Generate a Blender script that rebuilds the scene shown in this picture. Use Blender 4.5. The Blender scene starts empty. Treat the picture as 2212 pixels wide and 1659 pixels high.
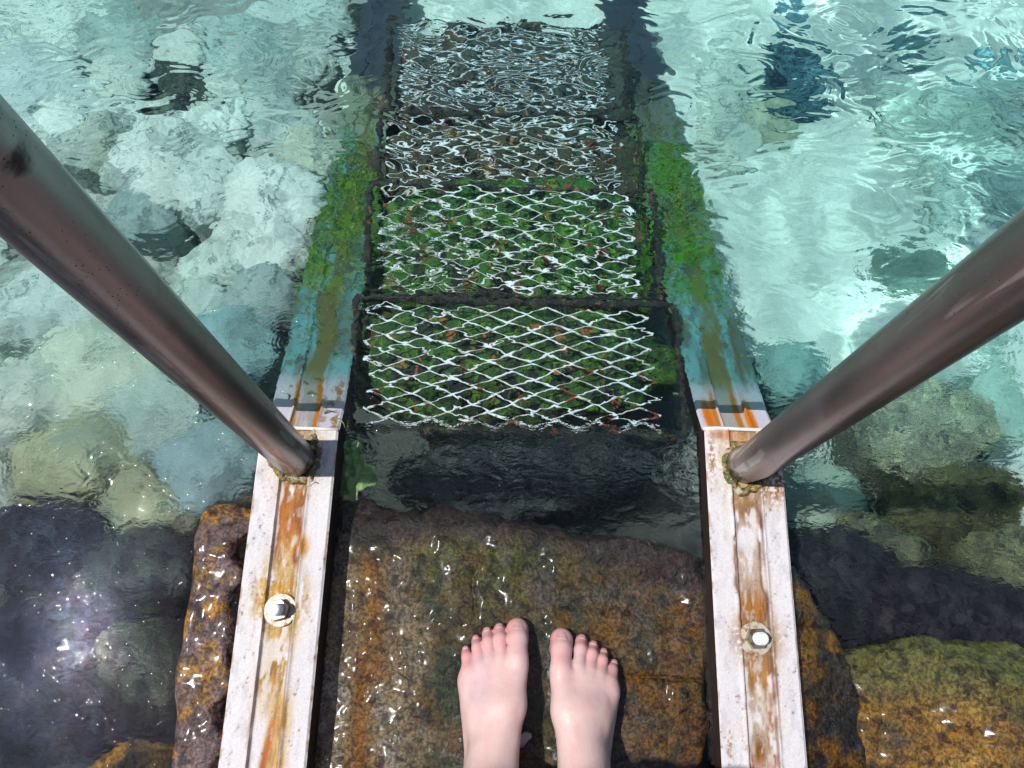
import bpy, math, random
import numpy as np
from mathutils import Vector
R_ = math.radians
sc = bpy.context.scene
COL = sc.collection

# ------------------------------------------------------------------ camera, sky, sun, exposure
IW, FOC, ICX, ICY = 2212.0, 1680.0, 1106.0, 829.5        # photo frame used for measuring
CAM_H, PITCH, ROLL = 1.06, R_(72), R_(1.43)
cR = Vector((1, 0, 0)); cF = Vector((0, math.cos(PITCH), -math.sin(PITCH))); cU = Vector((0, math.sin(PITCH), math.cos(PITCH)))
cR, cU = cR*math.cos(ROLL) + cU*math.sin(ROLL), cU*math.cos(ROLL) - cR*math.sin(ROLL)
cam_d = bpy.data.cameras.new('camera'); cam = bpy.data.objects.new('camera', cam_d); COL.objects.link(cam)
from mathutils import Matrix
mw = Matrix((cR, cU, -cF)).transposed().to_4x4(); mw.translation = Vector((0, 0, CAM_H)); cam.matrix_world = mw
cam_d.sensor_width = 36; cam_d.lens = 36*FOC/IW; cam_d.clip_start = 0.02; cam_d.clip_end = 300
sc.camera = cam

SUN = Vector((-0.48, -0.02, 1.07)).normalized()
world = bpy.data.worlds.new('World'); sc.world = world; world.use_nodes = True
wn = world.node_tree; bg = wn.nodes['Background']
sky = wn.nodes.new('ShaderNodeTexSky'); sky.sky_type = 'NISHITA'; sky.sun_disc = False
sky.sun_elevation = math.asin(SUN.z); sky.sun_rotation = math.atan2(SUN.x, SUN.y)
wn.links.new(sky.outputs[0], bg.inputs[0]); bg.inputs[1].default_value = 0.09
sl = bpy.data.lights.new('sun', 'SUN'); sl.energy = 5.0; sl.angle = R_(1.0); sl.color = (1.0, 0.965, 0.93)
so = bpy.data.objects.new('sun', sl); COL.objects.link(so); so.rotation_euler = SUN.to_track_quat('Z', 'Y').to_euler()
sl.cycles.is_caustics_light = True
sc.view_settings.view_transform = 'Standard'; sc.view_settings.look = 'None'; sc.view_settings.gamma = 1
sc.view_settings.exposure = 0.06
sc.cycles.max_bounces = 8; sc.cycles.use_denoising = True; sc.cycles.sample_clamp_indirect = 25

def at(px, py, z):
    """photo point (2212 px wide frame) -> world point at height z, bent at the still water level when below it"""
    d = (cF + cR*((px-ICX)/FOC) - cU*((py-ICY)/FOC)).normalized(); C = Vector((0, 0, CAM_H))
    if z >= 0: return C + d*((z-CAM_H)/d.z)
    p = C + d*(-CAM_H/d.z); sx, sy = d.x/1.333, d.y/1.333; dz = -math.sqrt(1-sx*sx-sy*sy)
    return p + Vector((sx, sy, dz))*(z/dz)

# ------------------------------------------------------------------ noise on arrays
rng = np.random.default_rng(7); random.seed(7)
T2 = rng.standard_normal((256, 256)); T3 = rng.standard_normal((64, 64, 64))
def q5(t): return t*t*t*(t*(t*6-15)+10)
def n2(x, y):
    xi = np.floor(x).astype(int); yi = np.floor(y).astype(int); fx = q5(x-xi); fy = q5(y-yi)
    a = T2[xi & 255, yi & 255]; b = T2[(xi+1) & 255, yi & 255]; c = T2[xi & 255, (yi+1) & 255]; d = T2[(xi+1) & 255, (yi+1) & 255]
    return a+(b-a)*fx+(c-a)*fy+(a-b-c+d)*fx*fy
def f2(x, y, o=4, g=.5):
    s = 0; a = 1; t = 0
    for i in range(o):
        s = s+a*n2(x*2**i+17.3*i, y*2**i-9.1*i); t += a; a *= g
    return s/t
def n3(x, y, z):
    xi = np.floor(x).astype(int); yi = np.floor(y).astype(int); zi = np.floor(z).astype(int)
    fx = q5(x-xi); fy = q5(y-yi); fz = q5(z-zi); r = 0
    for i in (0, 1):
        wx = fx if i else 1-fx
        for j in (0, 1):
            wy = fy if j else 1-fy
            for k in (0, 1):
                r = r + wx*wy*(fz if k else 1-fz)*T3[(xi+i) & 63, (yi+j) & 63, (zi+k) & 63]
    return r
def f3(x, y, z, o=3, g=.5):
    s = 0; a = 1; t = 0
    for i in range(o):
        s = s+a*n3(x*2**i+7.3*i, y*2**i-5.1*i, z*2**i+3.7*i); t += a; a *= g
    return s/t
def ss(a, b, x):
    t = np.clip((x-a)/(b-a), 0, 1); return t*t*(3-2*t)
def mixc(c, d, m):
    m = np.clip(m, 0, 1)[..., None]; return c*(1-m)+np.array(d)*m
def gauss(x, y, cx, cy, rx, ry): return np.exp(-((x-cx)/rx)**2-((y-cy)/ry)**2)

# ------------------------------------------------------------------ mesh helpers
def make(name, v, f, mat, parent=None, col=None, smooth=True, attrs=None, loc=None):
    me = bpy.data.meshes.new(name)
    v = np.asarray(v, float); f = list(f) if not isinstance(f, np.ndarray) else f
    if isinstance(f, np.ndarray):
        n = f.shape[1]
        me.vertices.add(len(v)); me.vertices.foreach_set('co', v.astype('f').ravel())
        me.loops.add(f.size); me.loops.foreach_set('vertex_index', f.astype('i').ravel())
        me.polygons.add(len(f)); me.polygons.foreach_set('loop_start', np.arange(0, f.size, n, dtype='i'))
        me.update(calc_edges=True)
    else:
        me.from_pydata(v.tolist(), [], f)
    if smooth: me.polygons.foreach_set('use_smooth', np.ones(len(me.polygons), dtype=bool))
    if col is not None:
        a = me.color_attributes.new('Col', 'FLOAT_COLOR', 'POINT')
        c = np.concatenate([np.clip(col, 0, 1), np.ones((len(v), 1))], 1).astype('f'); a.data.foreach_set('color', c.ravel())
    for k, w in (attrs or {}).items():
        a = me.attributes.new(k, 'FLOAT', 'POINT'); a.data.foreach_set('value', np.asarray(w, 'f').ravel())
    me.materials.append(mat); me.validate()
    o = bpy.data.objects.new(name, me); COL.objects.link(o)
    if parent: o.parent = parent
    if loc is not None: o.location = loc
    o.cycles.is_caustics_receiver = True
    return o
def tag(o, label=None, cat=None, group=None, kind=None):
    if label: o['label'] = label
    if cat: o['category'] = cat
    if group: o['group'] = group
    if kind: o['kind'] = kind
    return o
def empty(name, loc=(0, 0, 0)):
    o = bpy.data.objects.new(name, None); COL.objects.link(o); o.location = loc; o.empty_display_size = .05; return o
def gridmesh(X, Y, Z):
    n, m = X.shape; i = np.arange(n*m).reshape(n, m)
    return np.stack([X, Y, Z], -1).reshape(-1, 3), np.stack([i[:-1, :-1], i[:-1, 1:], i[1:, 1:], i[1:, :-1]], -1).reshape(-1, 4)
def surfnets(D, xs, ys, zs):
    """surface of D<0 on a (possibly uneven) grid"""
    ins = D < 0; nx, ny, nz = D.shape
    cnt = np.zeros((nx-1, ny-1, nz-1), int)
    for i in (0, 1):
        for j in (0, 1):
            for k in (0, 1): cnt += ins[i:nx-1+i, j:ny-1+j, k:nz-1+k]
    act = (cnt > 0) & (cnt < 8); idx = -np.ones(act.shape, int); A = np.argwhere(act); idx[act] = np.arange(len(A))
    P = np.zeros((len(A), 3)); W = np.zeros(len(A)); C = [np.asarray(c, float) for c in (xs, ys, zs)]
    cs = [(i, j, k) for i in (0, 1) for j in (0, 1) for k in (0, 1)]
    for a in cs:
        for b in cs:
            if a < b and sum(abs(p-q) for p, q in zip(a, b)) == 1:
                ia = A+np.array(a); ib = A+np.array(b)
                da = D[tuple(ia.T)]; db = D[tuple(ib.T)]; m = (da < 0) != (db < 0)
                t = np.where(m, da/np.where(m, da-db, 1), 0)[:, None]
                pa = np.stack([C[q][ia[:, q]] for q in range(3)], 1); pb = np.stack([C[q][ib[:, q]] for q in range(3)], 1)
                P += np.where(m[:, None], pa+(pb-pa)*t, 0); W += m
    P /= W[:, None]
    F = []
    for ax in range(3):
        u, w = [(1, 2), (2, 0), (0, 1)][ax]
        sl0 = [slice(None)]*3; sl1 = [slice(None)]*3; sl0[ax] = slice(0, -1); sl1[ax] = slice(1, None)
        for q in (u, w): sl0[q] = slice(1, -1); sl1[q] = slice(1, -1)
        a = ins[tuple(sl0)]; b = ins[tuple(sl1)]
        for flip, m in ((0, a & ~b), (1, ~a & b)):
            E = np.argwhere(m); 
            if not len(E): continue
            E[:, u] += 1; E[:, w] += 1
            eu = np.eye(3, dtype=int)[u]; ew = np.eye(3, dtype=int)[w]
            q = [idx[tuple((E-eu*p-ew*r).T)] for p, r in ((1, 1), (0, 1), (0, 0), (1, 0))]
            q = np.stack(q, 1); F.append(q[:, ::-1] if flip else q)
    return P, np.concatenate(F)
def seg(p, a, b, ra, rb):
    """distance to a tapered capsule"""
    a = np.array(a, float); b = np.array(b, float); ba = b-a; pa = p-a
    t = np.clip((pa@ba)/(ba@ba), 0, 1); return np.linalg.norm(pa-t[..., None]*ba, axis=-1)-(ra+(rb-ra)*t)
def smin(a, b, k):
    h = np.maximum(k-np.abs(a-b), 0)/k; return np.minimum(a, b)-h*h*k*.25
def tube(path, rad, n=20, cap=True):
    """swept tube; path list of points, rad number or list"""
    P = [Vector(p) for p in path]; rr = rad if hasattr(rad, '__len__') else [rad]*len(P); v = []; f = []
    up = None
    for i, p in enumerate(P):
        t = (P[min(i+1, len(P)-1)]-P[max(i-1, 0)]).normalized()
        if up is None: up = t.orthogonal().normalized()
        up = (up-t*up.dot(t)).normalized(); s = t.cross(up)
        for k in range(n):
            a = 2*math.pi*k/n; v.append(p+(up*math.cos(a)+s*math.sin(a))*rr[i])
    for i in range(len(P)-1):
        for k in range(n):
            k2 = (k+1) % n; f.append((i*n+k, i*n+k2, (i+1)*n+k2, (i+1)*n+k))
    if cap: f.append(tuple(range(n-1, -1, -1))); f.append(tuple((len(P)-1)*n+k for k in range(n)))
    return [tuple(x) for x in v], f
class MB:
    def __init__(s): s.v = []; s.f = []
    def add(s, v, f):
        o = len(s.v); s.v += [tuple(x) for x in v]; s.f += [tuple(i+o for i in q) for q in f]; return s
    def make(s, name, mat, parent=None, smooth=True, col=None): return make(name, s.v, s.f, mat, parent, smooth=smooth, col=col)

# ------------------------------------------------------------------ material helper
class Mat:
    def __init__(s, name):
        s.m = bpy.data.materials.new(name); s.m.use_nodes = True; s.nt = s.m.node_tree; s.b = s.nt.nodes['Principled BSDF']
        s.tc = s.nt.nodes.new('ShaderNodeTexCoord')
    def N(s, t, **k):
        n = s.nt.nodes.new(t)
        for a, b in k.items(): setattr(n, a, b)
        return n
    def L(s, a, b): s.nt.links.new(a, b)
    def put(s, sock, v):
        if isinstance(v, bpy.types.NodeSocket): s.L(v, sock)
        elif isinstance(v, (tuple, list)) and len(v) == 3 and sock.type == 'RGBA': sock.default_value = (*v, 1)
        else: sock.default_value = v
    def noise(s, scale, detail=3, rough=.55, dist=0, vec=None, stretch=None):
        n = s.N('ShaderNodeTexNoise'); n.inputs['Scale'].default_value = scale; n.inputs['Detail'].default_value = detail
        n.inputs['Roughness'].default_value = rough; n.inputs['Distortion'].default_value = dist
        v = vec or s.tc.outputs['Object']
        if stretch:
            mp = s.N('ShaderNodeMapping'); mp.inputs['Scale'].default_value = stretch[:3]
            if len(stretch) > 3: mp.inputs['Rotation'].default_value = (0, 0, stretch[3])
            s.L(v, mp.inputs[0]); v = mp.outputs[0]
        s.L(v, n.inputs['Vector']); return n.outputs['Fac']
    def vor(s, scale, feature='F1', vec=None):
        n = s.N('ShaderNodeTexVoronoi', feature=feature); n.inputs['Scale'].default_value = scale
        s.L(vec or s.tc.outputs['Object'], n.inputs['Vector']); return n.outputs[0]
    def rng(s, x, a, b, c=0., d=1.):
        n = s.N('ShaderNodeMapRange', interpolation_type='SMOOTHSTEP'); s.put(n.inputs[0], x)
        for i, q in enumerate((a, b, c, d)): n.inputs[i+1].default_value = q
        return n.outputs[0]
    def math(s, op, a, b=0.):
        n = s.N('ShaderNodeMath', operation=op); s.put(n.inputs[0], a); s.put(n.inputs[1], b); return n.outputs[0]
    def mix(s, f, a, b, mode='MIX'):
        n = s.N('ShaderNodeMix', data_type='RGBA', blend_type=mode); s.put(n.inputs[0], f); s.put(n.inputs[6], a); s.put(n.inputs[7], b); return n.outputs[2]
    def attr(s, name, fac=False):
        n = s.N('ShaderNodeAttribute', attribute_name=name); return n.outputs['Fac' if fac else 'Color']
    def bump(s, h, dist, strength=1, nrm=None):
        n = s.N('ShaderNodeBump'); n.inputs['Distance'].default_value = dist; n.inputs['Strength'].default_value = strength
        s.put(n.inputs['Height'], h)
        if nrm: s.L(nrm, n.inputs['Normal'])
        return n.outputs[0]
    def set(s, **k):
        for a, b in k.items(): s.put(s.b.inputs[a.replace('_', ' ')], b)
        return s.m

def m_attr(name, sc_=120, amt=.5, rough=.5, bd=.0008, spec=.5, tint=(.35, .3, .2), coat=0, sc2=18, amt2=.3):
    """colour painted per vertex, broken up by fine grain"""
    M = Mat(name); c = M.attr('Col')
    g = M.noise(sc_, 4, .7); g2 = M.noise(sc2, 4, .6, .6)
    c = M.mix(M.rng(g2, .42, .68, 0, amt2), c, M.mix(1, c, tint, 'MULTIPLY'))
    c = M.mix(amt, c, M.mix(1, c, M.mix(M.rng(g, .38, .62), (.38, .33, .30), (1.55, 1.5, 1.4)), 'MULTIPLY'))
    h = M.math('ADD', g, M.math('MULTIPLY', g2, 2.))
    return M.set(Base_Color=c, Roughness=rough, Normal=M.bump(h, bd), Specular_IOR_Level=spec, Coat_Weight=coat, Coat_Roughness=.12)

# boulder: tinted by the object's colour
def m_boulder(name, dark, patch, amt=.55):
    M = Mat(name); oi = M.N('ShaderNodeObjectInfo'); base = M.mix(1, oi.outputs['Color'], (1.12, 1.2, 1.24), 'MULTIPLY')
    mp = M.N('ShaderNodeVectorMath', operation='ADD'); M.L(M.tc.outputs['Object'], mp.inputs[0])
    sc3 = M.N('ShaderNodeVectorMath', operation='SCALE'); cmb = M.N('ShaderNodeCombineXYZ')
    for i in range(3): M.L(oi.outputs['Random'], cmb.inputs[i])
    M.L(cmb.outputs[0], sc3.inputs[0]); sc3.inputs['Scale'].default_value = 40; M.L(sc3.outputs[0], mp.inputs[1]); V = mp.outputs[0]
    a = M.noise(9, 6, .62, 1.2, V); b = M.noise(26, 5, .7, .8, V); e = M.noise(140, 3, .7, 0, V); r = M.noise(5, 4, .6, 2.2, V)
    c = M.mix(M.rng(a, .5, .66, 0, amt), base, dark)
    c = M.mix(M.rng(b, .52, .66, 0, .6), c, M.mix(1, c, patch, 'MULTIPLY'))
    cr = M.rng(M.math('ABSOLUTE', M.math('SUBTRACT', r, .5)), .002, .016, .85, 0)
    c = M.mix(cr, c, M.mix(1, c, (.28, .36, .38), 'MULTIPLY'))
    c = M.mix(M.rng(e, .3, .7, 0, .5), M.mix(1, c, (.72, .72, .7), 'MULTIPLY'), M.mix(1, c, (1.25, 1.25, 1.2), 'MULTIPLY'))
    return M.set(Base_Color=c, Roughness=.85, Specular_IOR_Level=.2, Normal=M.bump(M.math('ADD', a, M.math('MULTIPLY', b, .5)), .006))
def m_mossy(name):
    M = Mat(name); oi = M.N('ShaderNodeObjectInfo'); base = M.mix(1, oi.outputs['Color'], (.62, .62, .66), 'MULTIPLY')
    a = M.noise(13, 6, .7, 1.5); b = M.noise(42, 5, .75, 1.0); e = M.noise(160, 3, .7)
    c = M.mix(M.rng(a, .42, .60, 0, .85), base, M.mix(1, base, (2.0, 2.05, 1.65), 'MULTIPLY'))
    c = M.mix(M.rng(b, .47, .56, 0, .85), c, M.mix(1, c, (.16, .16, .22), 'MULTIPLY'))
    c = M.mix(M.rng(b, .44, .36, 0, .6), c, M.mix(1, c, (1.9, 1.8, 1.1), 'MULTIPLY'))
    c = M.mix(M.rng(e, .35, .65), M.mix(1, c, (.6, .6, .65), 'MULTIPLY'), M.mix(1, c, (1.4, 1.4, 1.3), 'MULTIPLY'))
    return M.set(Base_Color=c, Roughness=.8, Specular_IOR_Level=.25, Normal=M.bump(M.math('ADD', a, M.math('MULTIPLY', b, .7)), .010))
BOULDER = m_boulder('pale_silted_stone', (.18, .27, .27), (.60, .72, .70), .55)
MOSSY = m_mossy('mossy_stone')

# ------------------------------------------------------------------ the seabed
xs = np.r_[-14, -10, -7, -5, -3.5, -2.5, -1.9, np.arange(-1.5, 1.5, .012), 1.9, 2.5, 3.5, 5, 7, 10, 14]
ys = np.r_[-14, -10, -6, -3, -1.5, -1, np.arange(-.6, 2.4, .012), 2.8, 3.5, 5, 7, 10, 14]
X, Y = np.meshgrid(xs, ys)
def bed_z(x, y):
    return -.58+.03*f2(x*2.2, y*2.2, 3)-.34*ss(.55, 1.35, y)+.2*ss(.25, -.35, y)+.006*f2(x*14, y*14, 3)
Z = bed_z(X, Y)
c = np.zeros(X.shape+(3,))+np.array((.73, .79, .74))
mott = f2(X*5+3, Y*5, 5, .6)
c = mixc(c, (.55, .62, .56), ss(.0, .9, mott)*.6)
c = mixc(c, (.20, .30, .32), ss(.45, 1.0, f2(X*3.3+40, Y*3.3+4, 4))*.7)
c = mixc(c, (.16, .19, .18), ss(-.2, -.5, X)*.75)  # left floor darkened so gaps between boulders read as shaded crevices
c = mixc(c, (.02, .027, .045), ss(.45, .12, Y+.08*mott)*.97)  # dark inshore floor; blue of reflected sky put into its colour
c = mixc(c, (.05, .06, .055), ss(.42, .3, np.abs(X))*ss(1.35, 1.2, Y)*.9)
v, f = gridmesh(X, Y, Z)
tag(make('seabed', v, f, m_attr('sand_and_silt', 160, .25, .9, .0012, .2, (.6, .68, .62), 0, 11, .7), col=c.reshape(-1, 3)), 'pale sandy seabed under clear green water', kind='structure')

# ------------------------------------------------------------------ rocks
def ico(sub):
    import bmesh
    bm = bmesh.new(); bmesh.ops.create_icosphere(bm, subdivisions=sub, radius=1)
    v = np.array([q.co for q in bm.verts]); f = np.array([[q.index for q in p.verts] for p in bm.faces]); bm.free(); return v, f
ICO = {k: ico(k) for k in (3, 4, 5)}
def rock(name, px, py, rx, ry, zt, colour, rot=0, ang=.35, sub=4, mat=None, flat=.62, grow=1., world=None, h=None, seed=None):
    s = random.random()*50 if seed is None else seed
    if world: ctr = Vector((world[0], world[1], zt)); k = 1
    else:
        if px > 1450 and py < 760 or px < 800 and py < 260:
            q = at(px, py, -.7); zt = float(bed_z(np.array(q.x), np.array(q.y)))+flat*min(rx, ry)/FOC*1.5*grow*1.15
        ctr = at(px, py, zt-.02); d = (ctr-Vector((0, 0, CAM_H))).dot(cF); k = (d-.3*zt*-1*0)/FOC*.93 if zt < 0 else d/FOC
    rx, ry = rx*k*grow, ry*k*grow; rz = h or flat*min(rx, ry)
    if not world and zt < -.05 and h is None: rz = max(rz, (zt-float(bed_z(np.array(ctr.x), np.array(ctr.y))))/1.75)
    v, f = ICO[sub]; d = v.copy()
    # planar cuts give facets
    rr = np.ones(len(d)); rs = np.random.default_rng(int(s*1000))
    for _ in range(9):
        nrm = rs.standard_normal(3); nrm /= np.linalg.norm(nrm); cut = .72+.25*rs.random()
        dp = d@nrm; lim = np.where(dp > 1e-3, cut/np.maximum(dp, 1e-3), 9)
        rr = -np.log(np.exp(-14*rr)+np.exp(-14*np.minimum(lim, 3)))/14 if ang > .05 else rr
    rr = 1+(rr-1)*min(1, ang*2.2)
    rr = rr*(1+.13*f3(d[:, 0]*1.3+s, d[:, 1]*1.3, d[:, 2]*1.3, 2)+.075*f3(d[:, 0]*3.5+s, d[:, 1]*3.5, d[:, 2]*3.5, 5, .6))
    p = d*rr[:, None]*np.array((rx, ry, rz)); tall = max(1, rz/max(min(rx, ry)*.75, 1e-6))
    if tall > 1: p[:, 2] = np.where(p[:, 2] > 0, rz*(1-(1-np.clip(p[:, 2]/rz, 0, 1))/tall), p[:, 2])
    a = math.radians(rot); ca, sa = math.cos(a), math.sin(a)
    p = np.stack([p[:, 0]*ca-p[:, 1]*sa, p[:, 0]*sa+p[:, 1]*ca, p[:, 2]], 1)
    o = make(name, p, f, mat or BOULDER, loc=(ctr.x, ctr.y, zt-rz*.97))
    o.color = (*colour, 1); return o
PALE, WARM, GREY, TEAL, OLIVE, SLATE, BLUE = (.74, .78, .70), (.72, .7, .57), (.50, .56, .52), (.27, .37, .37), (.30, .30, .17), (.10, .13, .14), (.09, .19, .25)
G = 'boulders and stones lying on the seabed'
RK = [ # px, py, rx, ry, ztop, colour, rot, angularity, label
 (60, 60, 150, 95, -.40, PALE, 10, .3, 'large pale boulder in the top left corner of the water'),
 (60, 215, 120, 90, -.36, (.55, .6, .58), -20, .3, 'pale boulder just above the upper end of the left handrail'),
 (360, 178, 78, 68, -.33, (.10, .14, .125), 15, .15, 'round dark green grey boulder among pale stones, upper left'),
 (515, 120, 120, 95, -.40, (.40, .48, .45), 0, .15, 'broad rounded grey green boulder right of the round dark boulder'),
 (640, 40, 95, 75, -.46, GREY, 30, .2, 'grey green boulder at the top edge left of the ladder'),
 (215, 70, 120, 80, -.45, (.42, .5, .46), -10, .25, 'smooth grey green stone at the top edge, second from the left corner'),
 (225, 215, 85, 75, -.36, PALE, 40, .5, 'pale cracked stone left of the round dark boulder'),
 (190, 300, 65, 42, -.34, (.5, .53, .46), 35, .6, 'small angular grey stone between the left handrail and a dark crevice'),
 (130, 265, 55, 38, -.33, PALE, 60, .6, 'small pale wedge stone close to the left handrail'),
 (245, 345, 38, 30, -.33, (.4, .42, .33), 10, .5, 'small olive stone at the foot of a crevice, upper left'),
 (340, 330, 95, 105, -.30, (.68, .71, .64), -30, .6, 'white angular boulder with a pointed top, centre left'),
 (440, 275, 75, 50, -.35, PALE, 20, .4, 'pale flat stone right of the white pointed boulder'),
 (590, 260, 85, 58, -.38, (.5, .55, .5), -15, .4, 'pale grey stone beside the upper left stringer'),
 (585, 455, 112, 135, -.27, (.70, .73, .66), -12, .3, 'largest white boulder beside the left stringer of the ladder'),
 (450, 390, 72, 62, -.31, (.62, .66, .6), 25, .6, 'pale facetted stone wedged left of the largest white boulder'),
 (470, 560, 80, 70, -.31, (.6, .64, .56), 50, .4, 'pale speckled stone below the facetted stone'),
 (660, 340, 60, 70, -.36, (.5, .52, .42), 5, .3, 'tan stone touching the green part of the left stringer'),
 (300, 455, 60, 45, -.33, (.33, .4, .38), 30, .4, 'grey teal stone right beside the middle of the left handrail'),
 (90, 640, 135, 85, -.27, (.6, .64, .58), 20, .25, 'big pale boulder under the left handrail, at the left edge'),
 (215, 780, 120, 100, -.25, (.58, .6, .48), -25, .35, 'yellowish white boulder below the left handrail'),
 (50, 850, 110, 85, -.26, (.56, .58, .5), 10, .35, 'pale boulder at the left edge, halfway down'),
 (485, 745, 82, 72, -.24, (.27, .40, .40), 15, .2, 'teal grey stone between the left handrail and the submerged stringer'),
 (400, 680, 75, 60, -.29, (.5, .56, .5), 45, .4, 'grey white stone behind the left handrail'),
 (560, 640, 70, 60, -.28, (.34, .40, .38), 0, .3, 'grey stone beside the teal part of the left stringer'),
 (330, 900, 95, 70, -.23, (.42, .48, .43), -30, .4, 'grey green stone left of the post foot'),
 (140, 990, 120, 75, -.23, (.38, .38, .24), 12, .4, 'olive stone in the shallow water, left edge'),
 (450, 990, 95, 85, -.20, (.24, .32, .33), 20, .3, 'blue grey stone beside the foot of the left handrail'),
 (310, 1090, 90, 60, -.20, (.3, .3, .19), -20, .4, 'olive brown stone left of the corner of the stone step'),
 (90, 1180, 130, 85, -.18, (.04, .05, .085), 0, .4, 'dark slate boulder at the left edge below the olive stone'),  # bluish tone of the reflected sky put into the colour
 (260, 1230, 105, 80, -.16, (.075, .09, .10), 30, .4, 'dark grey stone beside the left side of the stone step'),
 (110, 1390, 140, 100, -.14, (.025, .03, .065), 15, .35, 'dark boulder tinted navy as reflected sky under the glittering water'),  # navy is the sky's reflection, painted on the stone
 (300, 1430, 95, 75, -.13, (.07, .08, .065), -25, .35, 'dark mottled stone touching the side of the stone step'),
 (60, 1580, 120, 80, -.12, (.03, .035, .06), 0, .35, 'dark stone tinted blue as reflected sky in the bottom left corner'),  # blue of the sky's reflection mixed into the stone colour
 (1590, 175, 62, 72, -.42, (.56, .6, .52), 10, .4, 'pale broken stone beside the dark blue boulder'),
 (1705, 165, 72, 88, -.40, (.07, .17, .23), 5, .3, 'dark blue weedy boulder on the sand, upper right'),
 (1660, 265, 62, 40, -.45, (.4, .42, .3), -10, .4, 'small brownish stone below the dark blue boulder'),
 (1570, 300, 55, 60, -.42, (.5, .53, .45), 30, .4, 'pale tan stone beside the green right stringer'),
 (1725, 25, 40, 45, -.50, (.12, .24, .3), 0, .4, 'small blue stone at the top edge, right half'),
 (1990, 55, 75, 45, -.50, (.2, .33, .36), 35, .4, 'blue streaked stone near the top edge, far right'),
 (1925, 228, 42, 35, -.42, (.42, .52, .47), 0, .1, 'small round stone standing alone on the sand, right'),
 (2060, 300, 150, 110, -.45, (.48, .58, .5), -35, .35, 'large smooth slab half buried in the sand, right'),
 (2150, 400, 120, 90, -.44, (.46, .55, .5), 20, .35, 'pale slab above the upper end of the right handrail'),
 (2190, 130, 60, 60, -.46, (.14, .27, .3), 0, .3, 'dark teal stone at the right edge near the top corner'),
 (2190, 215, 75, 60, -.46, (.45, .55, .52), 20, .3, 'grey boulder at the right edge below the dark teal stone'),
 (1965, 580, 110, 95, -.33, (.20, .29, .23), 10, .15, 'dark green rounded boulder behind the right handrail'),
 (2120, 700, 60, 50, -.4, (.35, .45, .4), 0, .3, 'small grey green stone under the right handrail'),
 (2010, 905, 128, 105, -.26, (.46, .48, .37), 0, .15, 'big round yellowish boulder right of the right handrail'),
 (1700, 800, 75, 70, -.36, (.24, .37, .34), 20, .3, 'teal stone between the right stringer and the handrail'),
 (1790, 1090, 90, 85, -.24, (.32, .38, .3), -10, .3, 'grey green stone beside the foot of the right handrail'),
 (2170, 870, 60, 90, -.36, (.4, .5, .42), 0, .3, 'pale green stone at the right edge beside the yellowish boulder'),
]
MK = [
 (2060, 1090, 140, 85, -.20, (.15, .15, .07), 15, .5, 'mossy olive and black boulder below the yellowish boulder'),
 (1900, 1180, 105, 70, -.20, (.16, .18, .12), -20, .5, 'mottled dark mossy stone left of the mossy olive boulder'),
 (2190, 1220, 90, 90, -.2, (.2, .22, .13), 0, .4, 'olive mottled boulder at the right edge'),
 (1800, 1260, 160, 120, -.17, (.035, .04, .05), -15, .4, 'stone darkened nearly black for shade right of the right mounting rail'),  # shade of this dark area put into the stone's colour
 (2090, 1330, 230, 105, -.15, (.035, .03, .045), -8, .4, 'long boulder darkened black for shade behind the golden rock'),  # black colour stands in for the shade over this spot
]
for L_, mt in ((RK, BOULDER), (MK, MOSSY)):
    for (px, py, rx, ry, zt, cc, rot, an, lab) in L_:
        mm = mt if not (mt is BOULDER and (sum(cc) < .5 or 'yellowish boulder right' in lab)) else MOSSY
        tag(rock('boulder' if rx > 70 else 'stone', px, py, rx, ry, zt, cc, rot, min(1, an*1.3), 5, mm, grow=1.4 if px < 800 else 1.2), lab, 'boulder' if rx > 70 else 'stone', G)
# smaller stones that fill the gaps on the left
occ = [(at(r[0], r[1], r[4]), max(r[2], r[3])/FOC*1.25*.8) for r in RK+MK]
NAMED = [(at(q[0], q[1], q[4]).x, at(q[0], q[1], q[4]).y, q[8].split(',')[0]) for q in RK+MK]
used = set(); cnt = 0
for _ in range(1500):
    if cnt >= 70: break
    x = random.uniform(-1.15, -.36); y = random.uniform(-.1, 1.75); r = random.uniform(.03, .085)
    vv = Vector((x, y, -.35-CAM_H)); qx, qy = vv.dot(cR)/vv.dot(cF)*FOC, vv.dot(cU)/vv.dot(cF)*FOC
    if abs(qx) > 1130 or abs(qy) > 850: continue
    if any((x-o.x)**2+(y-o.y)**2 < (q*.8+r*.35)**2 for o, q in occ): continue
    zt = float(bed_z(np.array(x), np.array(y)))+r*1.1+.04+.10*max(0, 1-max(0, y)/1.2)
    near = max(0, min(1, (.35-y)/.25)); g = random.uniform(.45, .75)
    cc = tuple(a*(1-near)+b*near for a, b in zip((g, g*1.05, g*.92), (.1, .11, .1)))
    o = None; PAR = (random.uniform(.6, 1), random.uniform(0, 180))
    pass
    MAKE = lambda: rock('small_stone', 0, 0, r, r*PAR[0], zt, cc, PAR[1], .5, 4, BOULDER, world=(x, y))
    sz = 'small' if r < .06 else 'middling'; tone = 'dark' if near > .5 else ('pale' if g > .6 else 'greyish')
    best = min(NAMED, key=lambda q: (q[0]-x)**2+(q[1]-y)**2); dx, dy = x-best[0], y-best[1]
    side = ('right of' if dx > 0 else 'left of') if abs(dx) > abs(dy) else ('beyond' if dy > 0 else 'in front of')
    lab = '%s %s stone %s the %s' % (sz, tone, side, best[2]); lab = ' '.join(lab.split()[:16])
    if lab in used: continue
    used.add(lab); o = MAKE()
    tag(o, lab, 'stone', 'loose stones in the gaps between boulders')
    occ.append((Vector((x, y, 0)), r)); cnt += 1

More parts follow.
